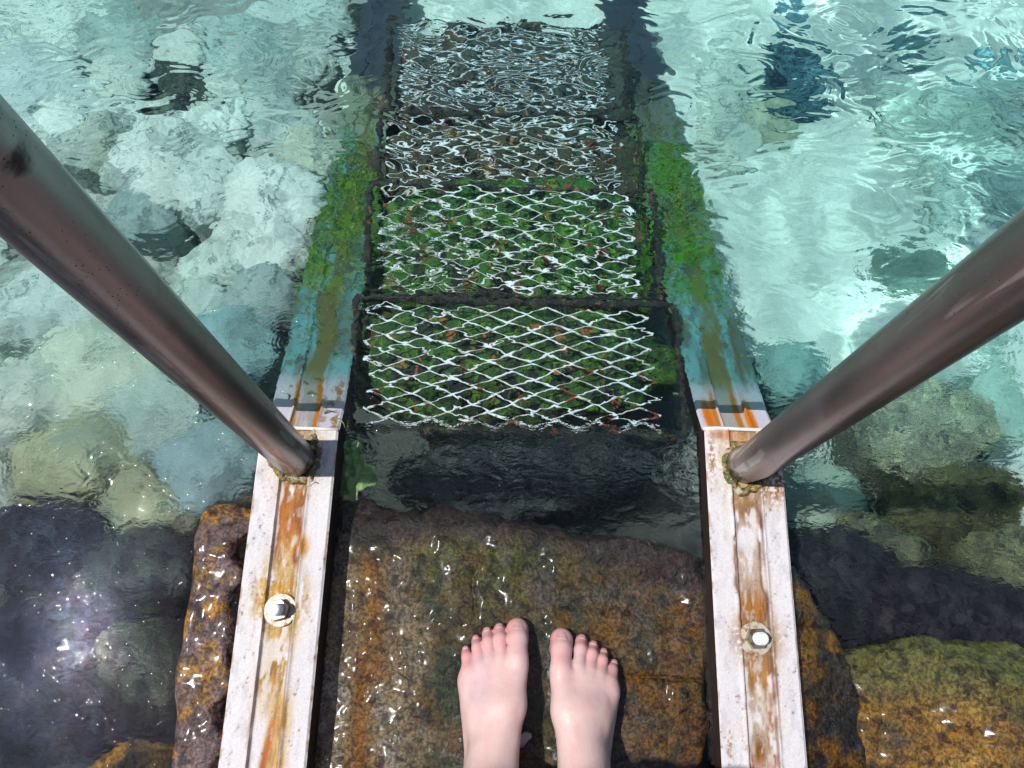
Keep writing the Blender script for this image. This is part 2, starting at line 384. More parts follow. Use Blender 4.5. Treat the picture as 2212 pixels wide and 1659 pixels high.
# ------------------------------------------------------------------ stone blocks at the water's edge
def polysdf(px, py, poly):
    d = np.full(px.shape, 1e9); s = np.ones(px.shape); n = len(poly)
    for i in range(n):
        ax, ay = poly[i]; bx, by = poly[i-1]; ex, ey = bx-ax, by-ay; wx, wy = px-ax, py-ay
        t = np.clip((wx*ex+wy*ey)/(ex*ex+ey*ey), 0, 1); d = np.minimum(d, (wx-ex*t)**2+(wy-ey*t)**2)
        c1 = py >= ay; c2 = py < by; c3 = ex*wy > ey*wx
        s = np.where((c1 & c2 & c3) | (~c1 & ~c2 & ~c3), -s, s)
    return s*np.sqrt(d)
def block(name, poly, ztop, zbot, step, colf, mat, rnd=.012, rough=.008):
    xs_ = np.arange(min(p[0] for p in poly)-.03, max(p[0] for p in poly)+.03, step); ys_ = np.arange(min(p[1] for p in poly)-.03, max(p[1] for p in poly)+.03, step)
    zs_ = np.r_[np.arange(zbot-.02, -.07, .012), np.arange(-.068, .06, step)]
    A, B = np.meshgrid(xs_, ys_, indexing='ij'); d2 = polysdf(A, B, poly)+.004*f2(A*18, B*18, 3)
    top = ztop(A, B); D = np.empty(A.shape+(len(zs_),))
    for k, z in enumerate(zs_):
        dz = np.maximum(z-top, zbot-z); u = d2+rnd+.006*n3(A*30, B*30, z*30+A*0)*ss(.0, -.05, z-0*A)*1.
        w = dz+rnd
        D[..., k] = np.minimum(np.maximum(u, w), 0)+np.hypot(np.maximum(u, 0), np.maximum(w, 0))-rnd
    P, F = surfnets(D, xs_, ys_, zs_)
    return make(name, P, F, mat, col=colf(P[:, 0], P[:, 1], P[:, 2]))
def pw(*a): return [tuple(at(x, y, -.01).xy) for x, y in a]
STONE = m_attr('wet_weathered_stone', 230, .9, .34, .0018, .3, (.12, .08, .08), .10, 70, .95)
step_poly = pw((440, 1105), (470, 1085), (545, 1078), (720, 1075), (850, 1090), (1000, 1105), (1150, 1130), (1300, 1150), (1450, 1170), (1522, 1195), (1532, 1350), (1532, 1659))+[(.256, -.62), (-.41, -.62)]+pw((380, 1659), (388, 1450), (412, 1300), (428, 1160))
def step_top(x, y):
    t = -.017+.0030*f2(x*11, y*11, 3)+.0016*f2(x*45+5, y*45, 3)
    st = x+.182+.012*n2(y*14, y*0+3); t = t+.003*np.exp(-(st/(.009+.010*n2(y*22+8, y*0)**2))**2)*ss(.09, .04, y)*ss(-.6, .3, n2(y*30, x*60))
    t = t+.028*ss(-.33, -.36, x+.008*n2(y*30, y*0))*(1-.25*ss(.11, .16, y))          # left shoulder is just above the water
    t = t-.010*gauss(x, y, .18, .06, .09, .05)-.012*ss(.135, .175, y+.02*n2(x*12, y*3))
    cr = np.abs(x+.045+.006*n2(y*30+4, y*0)-.02*(y-.05)); t = t-.006*np.exp(-(cr/.0025)**2)*ss(.01, .04, y)*ss(.12, .08, y)
    cr = np.abs(y+.048+.006*n2(x*25+4, y*0)+.05*(x-.15)); t = t-.006*np.exp(-(cr/.002)**2)*ss(.12, .15, x)
    return t
def step_col(x, y, z):
    a = f2(x*16, y*16, 4, .6); b = f2(x*40+9, y*40, 4, .65); d = f2(x*7+30, y*7+3, 3)
    c = np.zeros((len(x), 3))+np.array((.15, .098, .028))
    c = mixc(c, (.055, .07, .022), ss(-.2, .5, a))
    c = mixc(c, (.15, .19, .02), gauss(x, y, -.02, .09, .10, .05)*ss(-.4, .6, b)*1.2)
    c = mixc(c, (.17, .16, .05), gauss(x, y, .03, .055, .03, .03)*ss(-.6, .4, b))
    c = mixc(c, (.36, .295, .20), ss(-.085, -.125, x+.022*a+.012*b)*ss(.12, .06, y+.03*a)*.92)  # paler area partly stands in for sky reflected in the water film
    c = mixc(c, (.50, .46, .52), ss(-.10, -.15, x+.025*a)*ss(-.02, -.07, y+.03*b)*ss(-.3, .4, a)*.5)  # lilac sky reflection of the puddles painted into the stone
    st = x+.182+.012*n2(y*14, y*0+3)+.05*(y+.03)*0
    c = mixc(c, (.42, .20, .015), np.exp(-(st/(.010+.009*n2(y*22+8, y*0)**2))**2)*ss(.12, .08, y)*1.1)
    c = mixc(c, (.24, .12, .02), ss(.25, .75, b)*ss(-.05, -.12, x)*ss(.12, .02, y)*.7)
    c = mixc(c, (.30, .155, .025), ss(.03, .13, x+.03*a)*ss(-.4, .2, b)*ss(.11, .05, y)*.85)
    c = mixc(c, (.05, .065, .02), ss(.1, .6, f2(x*22+70, y*22, 4))*ss(-.08, .02, x)*.75)
    c = mixc(c, (.20, .165, .185), ss(.25, .6, f2(x*26+20, y*20+7, 4, .65))*.35)
    c = mixc(c, (.10, .11, .05), ss(.10, .14, x)*ss(-.2, .6, a)*ss(.0, -.06, y)*.8)
    c = mixc(c, (.22, .10, .025), ss(.19, .23, x)*ss(.0, .4, a))
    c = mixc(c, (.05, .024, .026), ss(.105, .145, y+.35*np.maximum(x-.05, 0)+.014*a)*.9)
    c = mixc(c, (.15, .09, .045), ss(-.325, -.345, x)*.9)
    c = mixc(c, (.45, .25, .03), ss(-.325, -.345, x)*ss(-.1, .5, b+a*.5)*.8)
    c = mixc(c, (.085, .05, .052), ss(-.325, -.345, x)*ss(.45, -.35, b+.7*d+.5*a)*.9); c = mixc(c, (.17, .12, .13), ss(-.325, -.345, x)*ss(.1, .6, f2(x*50+9, y*50, 3))*.6)
    vein = np.exp(-(f2(x*12+9, y*9, 3)/.03)**2)*ss(.5, -.2, f2(x*6, y*6+50, 2)); c = mixc(c, (.03, .018, .02), vein*.75)
    sat = np.clip((c[:, 0]-c[:, 2]-.07)/.15, 0, 1); c = c*(.80-.12*sat)[:, None]*(1-sat[:, None]*np.array((-.05, .10, .5)))
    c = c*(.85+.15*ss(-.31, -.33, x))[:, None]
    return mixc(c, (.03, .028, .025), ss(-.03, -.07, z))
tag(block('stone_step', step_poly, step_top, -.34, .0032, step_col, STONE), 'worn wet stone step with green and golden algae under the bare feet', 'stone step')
rb_poly = [(.285, -.62), (.287, .06)]+pw((1640, 1225), (1730, 1225), (1775, 1285), (1830, 1375), (1875, 1450), (1890, 1560), (1900, 1659))+[(.5, -.62)]
def rb_top(x, y): return -.010-.05*ss(.36, .47, x)+.006*f2(x*14+5, y*14, 3)+.003*f2(x*50, y*50, 3)-.012*ss(.02, .09, y)
def rb_col(x, y, z):
    a = f2(x*20+4, y*20, 4, .6); b = f2(x*55, y*55, 3, .6)
    c = np.zeros((len(x), 3))+np.array((.055, .042, .035)); c = mixc(c, (.24, .11, .01), ss(-.1, .5, a+b*.4)*.9); c = mixc(c, (.03, .03, .035), ss(.2, .8, -a))
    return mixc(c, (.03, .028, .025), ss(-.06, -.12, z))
tag(block('stone_block', rb_poly, rb_top, -.34, .004, rb_col, STONE), 'dark brown rough stone block under the right mounting rail', 'stone block')
# two big golden rocks near the surface
def golden(name, px, py, rx, ry, zt, lab, seed, rot):
    o = rock(name, px, py, rx, ry, zt, (1, 1, 1), rot, .35, 5, STONE, flat=.55, seed=seed)
    v = np.array([q.co for q in o.data.vertices]); a = f3(v[:, 0]*16, v[:, 1]*16, v[:, 2]*16, 4, .6); b = f3(v[:, 0]*45, v[:, 1]*45, v[:, 2]*45, 3)
    c = np.zeros((len(v), 3))+np.array((.30, .145, .012)); c = mixc(c, (.46, .27, .05), ss(-.1, .7, a+.4*b)); c = mixc(c, (.10, .07, .03), ss(.1, .7, -a+.3*b)); c = mixc(c, (.14, .13, .03), ss(.02, .09, v[:, 1]))
    at_ = o.data.color_attributes.new('Col', 'FLOAT_COLOR', 'POINT'); at_.data.foreach_set('color', np.concatenate([c, np.ones((len(v), 1))], 1).astype('f').ravel())
    return tag(o, lab, 'rock')
golden('golden_rock', 2110, 1610, 370, 245, -.030, 'large golden brown rock just under the water, bottom right', 3.3, -8)
golden('golden_rock', 300, 1680, 175, 85, -.004, 'golden brown rock awash between sparkles, bottom left', 9.1, 8)

# dark stone added to darken the water gap ahead of the step, and mossy ones below the treads
tag(rock('stone', 1130, 1010, 300, 110, -.21, (.10, .125, .135), 5, .4, 5, MOSSY), 'dark grey stone added in the shade between the step and the first tread', 'stone', G)

# ------------------------------------------------------------------ the ladder
LAD = empty('bathing_ladder', (0, -.1, 0))
tag(LAD, 'galvanised metal bathing ladder with handrails going down into the sea', 'ladder')
LAD.location = (0, 0, 0)
def m_rail():
    M = Mat('weathered_galvanised_steel'); c = M.attr('Col')
    g = M.noise(420, 3, .7); s = M.noise(60, 4, .6, .2, stretch=(1, .12, 1)); p = M.noise(900, 2, .6)
    c = M.mix(M.rng(s, .4, .62, 0, .22), c, M.mix(1, c, (.78, .74, .76), 'MULTIPLY'))
    spk = M.math('MULTIPLY', M.rng(p, .63, .72), M.rng(M.noise(38, 3, .6), .5, .6))
    c = M.mix(M.math('MULTIPLY', spk, .85), c, (.12, .06, .04))
    c = M.mix(.35, c, M.mix(1, c, M.mix(M.rng(g, .3, .7), (.75, .72, .7), (1.2, 1.2, 1.2)), 'MULTIPLY'))
    return M.set(Base_Color=c, Roughness=.5, Metallic=0, Specular_IOR_Level=.1, Normal=M.bump(M.math('ADD', g, s), .00025))
RAILM = m_rail()
PI2 = 2*math.pi
def profile(u, s, seed, hw):
    """top face height across a welded rail: recessed strip between two weld beads"""
    z = -.0035*(1-ss(.0165, .0195, np.abs(u)))
    bead = np.exp(-((np.abs(u)-.0195)/.0026)**2)*(.0016+.0009*np.abs(np.sin(s*PI2/.0062+seed))+.0004*n2(s*90+seed, u*0))
    return z+bead-.0022*ss(hw-.003, hw, np.abs(u))
def railmesh(name, cx, y0, y1, dxdy, z0, slope, hw, th, colf, parent, seed, step=.0016):
    us = np.r_[-hw, -hw+.0004, np.linspace(-hw+.0015, hw-.0015, 78), hw-.0004, hw]; L = abs(y1-y0)/math.cos(math.atan(slope))
    s_ = np.arange(0, 1.00001, step/L); S, Uu = np.meshgrid(s_, us, indexing='ij'); yy = y0+(y1-y0)*S
    sl_ = S*L; zz = z0-slope*(yy-y0)+profile(Uu, sl_, seed, hw); xx = cx+dxdy*(yy-y0)+Uu
    c = colf(Uu, yy, sl_); n, m = xx.shape
    v, f = gridmesh(yy*0+xx, yy, zz); v = list(map(tuple, v)); base = len(v)
    # sides and underside
    v += [(xx[i, 0], yy[i, 0], zz[i, 0]-th) for i in range(n)]+[(xx[i, -1], yy[i, -1], zz[i, -1]-th) for i in range(n)]+[(xx[i, 0], yy[i, 0], zz[i, 0]) for i in range(n)]+[(xx[i, -1], yy[i, -1], zz[i, -1]) for i in range(n)]
    ff = [tuple(q) for q in f.tolist()]
    for i in range(n-1):
        ff += [(base+2*n+i, base+2*n+i+1, base+i+1, base+i), (base+3*n+i, base+n+i, base+n+i+1, base+3*n+i+1), (base+i, base+i+1, base+n+i+1, base+n+i)]
    ff += [tuple([base]+[0*m+k for k in range(m)]+[base+n])[::-1], tuple([base+n-1]+[(n-1)*m+k for k in range(m)]+[base+2*n-1])]
    cc = np.concatenate([c.reshape(-1, 3), np.tile(np.array((.035, .024, .022)), (4*n, 1))])  # sides and underside painted near black as their shade
    o = make(name, v, ff, RAILM, parent, col=cc, smooth=False); return o
WHITE = (.545, .53, .535)
def plate_col(side):
    def fn(u, y, s):
        k = side*11.; a = f2(u*130+k, y*45+k, 4, .6); b = f2(u*300+k, y*300, 3, .6); w = u+.002*n2(y*40+k, y*0)
        c = np.zeros(u.shape+(3,))+np.array(WHITE); c = mixc(c, (.40, .385, .42), ss(0, .9, a)*.5)
        c = mixc(c, (.50, .39, .28), np.exp(-(np.abs(u)/.030)**4)*ss(-.6, .8, f2(u*40+k, y*16, 3))*.4)
        ch = 1-ss(.013, .0175, np.abs(w))
        if side < 0:
            c = mixc(c, (.34, .12, .02), ch*ss(.10, .13, y+.01*a)*ss(-1.0, -.2, a+.2)*.95)            # orange strip under the post
            c = mixc(c, (.38, .15, .04), ch*ss(.06, .10, y)*ss(.14, .1, y)*ss(-.5, .4, a)*.7)
            for uu, w_ in ((.0135, .0016), (-.0135, .0013)): c = mixc(c, (.36, .06, .02), np.exp(-((w-uu)/w_)**2)*ss(.08, .1, y)*ss(.205, .19, y)*.9)
            c = mixc(c, (.33, .07, .02), np.exp(-(((u-.014+.1*(y-.09))/.0045)**2))*gauss(u, y, u, .092, 1, .012)*1.1)
            c = mixc(c, (.50, .19, .06), gauss(u, y, .021, .105, .007, .012)*.9)
            c = mixc(c, (.10, .03, .03), gauss(u, y, .0135, .090, .003, .005))
            c = mixc(c, (.48, .27, .035), gauss(u, y, 0, .035, .028, .038)*ss(-.6, .1, a+.3*b)*1.15)      # golden crust round the bolt
            c = mixc(c, (.25, .10, .04), gauss(u, y, -.018, .045, .010, .03)*ss(.1, .6, b)*1.1)
            c = mixc(c, (.40, .22, .05), ch*gauss(u, y, 0, -.045, .05, .03)*ss(-.3, .4, a))
            c = mixc(c, (.36, .10, .03), np.exp(-((u-.005-.12*(y+.12))/.0052)**2)*ss(-.085, -.12, y+.006*b)*ss(-.40, -.2, y)*1.1)
            c = mixc(c, (.50, .26, .12), gauss(u, y, .016, -.10, .012, .028)*.7+gauss(u, y, .016, -.15, .012, .02)*.6)
            c = mixc(c, (.42, .28, .26), np.exp(-((w+.017)/.003)**2)*ss(-.03, -.06, y)*ss(-.4, .4, a)*.7)
            c = mixc(c, (.42, .37, .10), gauss(u, y, .012, .235, .014, .016)*ss(-.4, .3, b)*1.1)
            c = mixc(c, (.45, .22, .07), gauss(u, y, -.02, .248, .03, .008))
        else:
            for uu, w_ in ((.0165, .0028), (-.0165, .0030)):
                c = mixc(c, (.14, .05, .02), np.exp(-((w-uu)/w_)**2)*ss(.0, .03, y)*ss(-.8, .0, a)*.95)
                c = mixc(c, (.30, .13, .06), np.exp(-((w-uu*1.1)/w_)**2)*ss(.0, -.03, y)*ss(-.3, .5, a)*.8)
            c = mixc(c, (.30, .17, .08), ch*ss(.11, .17, y)*ss(-.8, .2, a)*.95); c = mixc(c, (.36, .28, .22), ch*ss(.14, .1, y)*ss(-.9, .3, a)*.85)
            c = mixc(c, (.40, .20, .05), ch*gauss(u, y, 0, .04, .05, .02)*1.1)
            c = mixc(c, (.40, .22, .07), ch*gauss(u, y, 0, -.035, .05, .022)*ss(-.5, .3, a))
            c = mixc(c, (.33, .09, .05), np.exp(-((u-.012)/.004)**2)*ss(-.05, -.1, y)*ss(-.5, .3, a)*.9+np.exp(-((u+.013)/.003)**2)*ss(-.12, -.14, y)*ss(-.3, .3, a)*.8)
            c = mixc(c, (.28, .13, .03), gauss(u, y, -.004, -.125, .007, .014)*1.1+gauss(u, y, -.041, -.115, .004, .018)*ss(-.3, .4, b))
            c = mixc(c, (.30, .10, .02), gauss(u, y, .034, .205, .020, .026)*ss(-.5, .1, b)*1.6)
            c = mixc(c, (.26, .12, .035), gauss(u, y, 0, .005, .027, .027)*ss(-.9, -.1, b)*1.2)
            c = mixc(c, (.50, .15, .04), gauss(u, y, -.018, .268, .022, .006)*1.1)
            c = mixc(c, (.28, .10, .06), gauss(u, y, -.044, .235, .005, .03)*ss(-.2, .4, b))
        c = mixc(c, (.38, .26, .2), ss(.047, .052, np.abs(u))*ss(0, .6, a)*.8)
        q_ = np.clip((c[..., 0]-c[..., 2]-.05)/.18, 0, 1)[..., None]; st_ = (.62+.38*ss(-.5, .5, f2(u*260+k, y*34+k, 4, .65)))[..., None]; c = c*(1-q_*(1-st_*(np.array((.9, .78, .34)) if side < 0 else np.array((.86, .72, .52)))))
        c = mixc(c, (.46, .42, .40), q_[..., 0]*ss(.25, .7, f2(u*200+k*3, y*60, 4, .6))*.5)
        for sg_ in (-1, 1): c = mixc(c, (.10, .05, .04) if side > 0 else (.22, .14, .13), np.exp(-((u-sg_*.0172)/.0011)**2)*ss(-.7, .3, f2(u*0+k+sg_, y*26, 3))*.8)
        c = mixc(c, (.22, .12, .1), ss(.6, .95, b)*ss(.0, .4, a)*.8); c = mixc(c, (.40, .31, .16), (gauss(u, y, 0, .228, .042, .040)*ss(-.7, .3, b+a)*1.1))
        return c
    return fn
PL, PR = -.2868, .3135
pl = railmesh('mounting_rail', PL, -.62, .262, 0, .035, 0, .0525, .050, plate_col(-1), LAD, 1)
pr = railmesh('mounting_rail', PR, -.62, .276, .002, .035, 0, .0515, .050, plate_col(1), LAD, 2)
SLO = .655
def stringer_col(side):
    def fn(u, y, s):
        k = side*7.+3; a = f2(u*60+k, y*14+k, 4, .6); b = f2(u*120+k, y*110, 4, .65); g = f2(u*25+k, y*22, 4, .6)
        c = np.zeros(u.shape+(3,))+np.array((.42, .415, .47)); w = u+.004*n2(y*14+k, y*0)
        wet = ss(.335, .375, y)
        c = mixc(c, (.10, .30, .31), wet*.92); c = mixc(c, (.07, .075, .05), wet*ss(-.1, .6, f2(u*45+k*5, y*11+k, 4, .6))*(.55 if side < 0 else .75))  # teal cast of the water painted onto the submerged part
        c = mixc(c, (.13, .13, .05), (1-ss(.012, .018, np.abs(w-(.004 if side < 0 else .006))))*(.55+.45*wet)*ss(-1.3, -.4, a))
        if side > 0: c = mixc(c, (.10, .09, .06), (np.exp(-((w-.038)/.006)**2))*wet*ss(-.8, .1, a))
        c = mixc(c, (.42, .21, .05), (1-wet)*(np.exp(-((w-.016)/.004)**2)+np.exp(-((w+.016)/.004)**2)+.0)*ss(-.7, .3, a))
        if side > 0: c = mixc(c, (.55, .20, .03), (1-wet)*(gauss(u, y, .022, .295, .006, .03)+gauss(u, y, -.036, .30, .006, .025))*1.3)
        else: c = mixc(c, (.20, .13, .05), (1-wet)*ss(-.2, .5, b)*ss(.0, .04, u)*.9)
        c = mixc(c, (.10, .12, .07), wet*ss(.25, .8, b)*.85)
        gr = ss(.50, .60, y)*ss(1.02, .85, y); c = mixc(c, (.05, .17, .015), gr*ss(-.6, .3, g+.5*b)); c = mixc(c, (.17, .30, .04) if side < 0 else (.08, .32, .03), gr*ss(.1, .7, b+.4*g)*.85)
        c = mixc(c, (.06, .09, .07), gr*ss(.3, .9, -g)*.8)
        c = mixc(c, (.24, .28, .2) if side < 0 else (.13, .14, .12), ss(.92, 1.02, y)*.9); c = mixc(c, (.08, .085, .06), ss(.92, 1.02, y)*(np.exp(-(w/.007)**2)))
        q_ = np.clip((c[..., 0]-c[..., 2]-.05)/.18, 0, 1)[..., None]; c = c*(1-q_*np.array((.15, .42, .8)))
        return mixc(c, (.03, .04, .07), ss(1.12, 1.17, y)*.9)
    return fn
DX = -.046
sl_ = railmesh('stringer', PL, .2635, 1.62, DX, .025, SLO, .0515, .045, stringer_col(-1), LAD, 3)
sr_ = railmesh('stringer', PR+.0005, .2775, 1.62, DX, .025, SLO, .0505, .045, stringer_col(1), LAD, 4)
# end lip of each mounting rail
for o, cx, ye in ((pl, PL, .2625), (pr, PR+.0005, .2765)):
    p, f = tube([(cx-.052, ye, .033), (cx-.03, ye+.0008, .0345), (cx, ye, .034), (cx+.03, ye-.0005, .0348), (cx+.052, ye, .033)], .0026, 8)
    make('weld_seam', p, f, RAILM, o, col=np.tile(np.array((.66, .62, .6)), (len(p), 1)))

# handrail posts
def m_post():
    M = Mat('brushed_stained_steel'); g = M.noise(8, 4, .6, .6, stretch=(1, 1, .25)); p = M.vor(260); d = M.noise(500, 2, .5)
    c = M.mix(M.rng(g, .35, .65), (.27, .235, .232), (.40, .35, .352))
    c = M.mix(M.rng(M.noise(30, 3, .6), .55, .7, 0, .5), c, (.30, .21, .17))
    scr = M.math('MULTIPLY', M.rng(M.noise(70, 2, .5, 0, stretch=(1, 1, .05)), .60, .645), M.rng(M.noise(15, 2), .42, .56)); c = M.mix(M.math('MULTIPLY', scr, .7), c, (.75, .72, .72))
    spot = M.N('ShaderNodeVectorMath', operation='DISTANCE'); M.L(M.tc.outputs['Object'], spot.inputs[0]); sp_ = (cF+cR*((45-ICX)/FOC)-cU*((345-ICY)/FOC))*.375+Vector((0, 0, CAM_H)); spot.inputs[1].default_value = sp_
    c = M.mix(M.rng(M.math('ADD', spot.outputs['Value'], M.math('MULTIPLY', M.noise(140, 3), .012)), .009, .018, .9, 0), c, (.02, .012, .012))
    sx = M.N('ShaderNodeSeparateXYZ'); M.L(M.tc.outputs['Object'], sx.inputs[0]); low = M.math('MULTIPLY', M.rng(sx.outputs[2], .045, .10, 1, 0), M.rng(M.noise(120, 3, .6, .3, stretch=(1, 1, .5)), .5, .58)); c = M.mix(M.math('MULTIPLY', low, .85), c, (.05, .035, .02))
    pit = M.math('MULTIPLY', M.rng(p, .10, .2, 1, 0), M.rng(M.noise(24, 2), .50, .58)); c = M.mix(pit, c, (.06, .04, .04))
    return M.set(Base_Color=c, Metallic=.82, Roughness=M.rng(g, .3, .7, .30, .42), Normal=M.bump(M.math('SUBTRACT', M.math('MULTIPLY', d, .25), pit), .0006))
POST = m_post()
def m_crust():
    M = Mat('weld_crust'); a = M.noise(180, 4, .7, .5); b = M.noise(60, 4, .6)
    c = M.mix(M.rng(a, .4, .6), (.035, .022, .012), (.34, .24, .07)); c = M.mix(M.rng(b, .52, .64), c, (.40, .36, .28)); c = M.mix(M.rng(b, .46, .36), c, (.08, .10, .03))
    return M.set(Base_Color=c, Roughness=.35, Normal=M.bump(a, .003))
CRUST = m_crust()
for side, bx, by, tx, ty, tz in ((-1, -.287, .220, -.258, .221, .92), (1, .318, .224, .278, .200, .92)):
    base = Vector((bx, by, .032)); top = Vector((tx, ty, tz)); path = [base+(top-base)*t for t in np.linspace(0, 1, 30)]
    if side > 0:   # slight bend at the foot
        path = [p+Vector((-.004, .004, 0))*math.exp(-((p.z-.035)/.03)**2) for p in path]
    path += [top+Vector((0, 0, q)) for q in (.04, .05, .056, .058)]; rad = [.0252]*30+[.0252, .0235, .018, .008]
    p, f = tube(path, rad, 48); h = make('handrail', p, f, POST, LAD)
    # lumpy weld ring
    n, m = 96, 14; v = []; F = []
    for i in range(n):
        a = PI2*i/n; R0 = .0292+.0020*math.sin(a*3+side)+.0018*float(n2(np.array(a*5.), np.array(side*3.))); lift = .0062+.002*float(n2(np.array(a*9.), np.array(side*5.)))
        for j in range(m):
            b = PI2*j/m; v.append((bx+(R0+.0062*math.cos(b))*math.cos(a), by+(R0+.0062*math.cos(b))*math.sin(a), .0335+lift*math.sin(b)))
            F.append((i*m+j, ((i+1) % n)*m+j, ((i+1) % n)*m+(j+1) % m, i*m+(j+1) % m))
    make('weld_collar', v, F, CRUST, h)
# bolts
def m_metal(name, c1, c2, rough=.3, met=.8):
    M = Mat(name); g = M.noise(110, 4, .65, .3); return M.set(Base_Color=M.mix(M.rng(g, .48, .66), c1, c2), Metallic=met, Roughness=rough, Normal=M.bump(g, .0004))
WASH = m_metal('stained_washer', (.42, .38, .30), (.20, .09, .02), .5, .2); NUT = m_metal('nut_steel', (.30, .27, .22), (.14, .08, .03), .3); THREAD = m_metal('thread_steel', (.82, .82, .84), (.66, .64, .6), .35, .3)
def bolt(x, y, rot):
    z = .0335; p, f = tube([(x, y, z-.004), (x, y, z+.0005), (x, y, z+.0025), (x, y, z+.003)], [.0208, .0208, .0206, .0198], 48)
    w = make('bolt', p, f, WASH, LAD, smooth=False)
    v = []; F = []; lv = ((z+.003, .0122), (z+.013, .0122), (z+.0145, .0112))
    for zz, r in lv:
        for k in range(6): a = rot+math.pi/3*k; v.append((x+r*1.12*math.cos(a), y+r*1.12*math.sin(a), zz))
    for i in (0, 1): F += [(i*6+k, i*6+(k+1) % 6, i*6+6+(k+1) % 6, i*6+6+k) for k in range(6)]
    F += [tuple(range(5, -1, -1)), tuple(range(12, 18))]; make('nut', v, F, NUT, w, smooth=False)
    pts = []; rad = []; zz = z
    while zz < z+.031: pts += [(x, y, zz), (x, y, zz+.0009)]; rad += [.0077, .0066]; zz += .0018
    pts.append((x, y, zz+.0012)); rad.append(.0060)
    p, f = tube(pts, rad, 24); make('stud', p, f, THREAD, w, smooth=False)
bolt(-.2855, .025, .3); bolt(.3135, .005, .05)

# treads of expanded metal in angle frames
def m_mesh():
    M = Mat('worn_bare_mesh'); g = M.noise(60, 4, .65); c = M.mix(M.rng(g, .5, .62), (.92, .93, .98), (.60, .56, .48)); c = M.mix(M.rng(M.noise(24, 4, .65), .565, .62), c, (.30, .07, .02))
    return M.set(Base_Color=c, Metallic=0, Roughness=.4)
MESHM = m_mesh()
def m_weedy(name, a, b, c3, red):
    M = Mat(name); n = M.noise(34, 5, .65, 1.0); m = M.noise(75, 4, .7, .5); c = M.mix(M.rng(n, .42, .56), a, b); c = M.mix(M.rng(m, .52, .62), c, c3)
    c = M.mix(M.rng(M.noise(48, 3, .6, .4), .62, .68), c, red); return M.set(Base_Color=c, Roughness=.7, Normal=M.bump(M.math('ADD', n, m), .006))
FRAME = m_weedy('grown_over_frame', (.012, .011, .012), (.03, .022, .022), (.05, .06, .02), (.30, .10, .03))
WEED = [m_weedy('weedy_stone_a', (.012, .013, .012), (.03, .09, .012), (.10, .22, .015), (.40, .12, .03)), m_weedy('weedy_stone_b', (.010, .012, .010), (.03, .13, .012), (.12, .28, .02), (.30, .06, .02)),
        m_weedy('weedy_stone_c', (.03, .03, .022), (.065, .065, .035), (.11, .09, .035), (.45, .25, .05)), m_weedy('weedy_stone_d', (.035, .04, .04), (.07, .08, .07), (.1, .1, .06), (.35, .2, .08))]
TR = [(-.062, .288, .496, 0), (-.175, .545, .745, 1), (-.295, .788, .955, 1), (-.42, 1.02, 1.235, 1)]
for k, (z, y0, y1, _) in enumerate(TR):
    x0 = PL+DX*(y0-.26)+.0525; x1 = PR+DX*(y0-.26)-.0525; x0b = x0+DX*(y1-y0); LWD, SWD, SW = .062, .0265, .00085
    t = MB(); j = 0; yy = y0+.008; lwd2 = LWD/2
    while yy < y1-.006:
        xx = x0+.026+random.uniform(-.010, 0)
        sg = 1 if j % 2 else -1; pts = []; n = 0; amp = SWD*.47/2*1.0
        x = xx
        while x < x1-.024:
            pts.append(Vector((x+DX*(yy-y0)+random.uniform(-.003, .003), yy+sg*amp*random.uniform(.75, 1.05)+random.uniform(-.0010, .0010), z+.0008*sg+.003*math.sin(x*20+k)))); sg = -sg; x += lwd2
        # strand with broad knuckles: ribbon standing on edge
        P = []
        for a, b in zip(pts[:-1], pts[1:]):
            for q in (0, .12, .5, .88): P.append(a.lerp(b, q)*1.0)
        P.append(pts[-1])
        v = []; F = []
        for i, p in enumerate(P):
            ph = (i % 4); wd = SW*(1.5 if ph in (0, 1, 3) else .9)*random.uniform(.65, 1.6)
            d = (P[min(i+1, len(P)-1)]-P[max(0, i-1)]).normalized(); nn = Vector((-d.y, d.x, 0))
            for aa, bb in ((1, .0), (.55, .0016), (-.55, .0016), (-1, 0), (-.7, -.003), (.7, -.003)): v.append(p+nn*wd*aa+Vector((0, 0, bb)))
        for i in range(len(P)-1):
            for q in range(6): F.append((i*6+q, i*6+(q+1) % 6, (i+1)*6+(q+1) % 6, (i+1)*6+q))
        t.add(v, F); yy += SWD*.5*.98; j += 1
    tr = t.make('tread', MESHM, LAD)
    fr = MB()
    for (ax, ay, bx, by) in ((x0, y0, x1, y0), (x0b, y1, x1+DX*(y1-y0), y1), (x0, y0, x0b, y1), (x1, y0, x1+DX*(y1-y0), y1)):
        n = 40; A = Vector((ax, ay, z-.010)); B = Vector((bx, by, z-.010)); v, F = tube([A+(B-A)*i/n+Vector((random.uniform(-.002, .002), random.uniform(-.002, .002), random.uniform(-.003, .002))) for i in range(n+1)], [.0045+random.uniform(-.0012, .003) for i in range(n+1)], 8); fr.add(v, F)
    fr.make('tread_frame', FRAME, tr)
    names = ('green and rust coloured weedy stone under the first tread', 'bright green weedy stone under the second tread', 'brown weedy stone under the third tread', 'grey weedy stone under the deepest tread')
    ym = (y0+y1)/2; o = rock('weedy_stone', 0, 0, .30, (y1-y0)*(.80 if k else .50), z-.026, (1, 1, 1), 0, .12, 5, WEED[k], world=((x0+x1)/2-.01, ym+(0 if k else .02)), h=.085)
    tag(o, names[k], 'stone', 'weed covered stones under the treads')

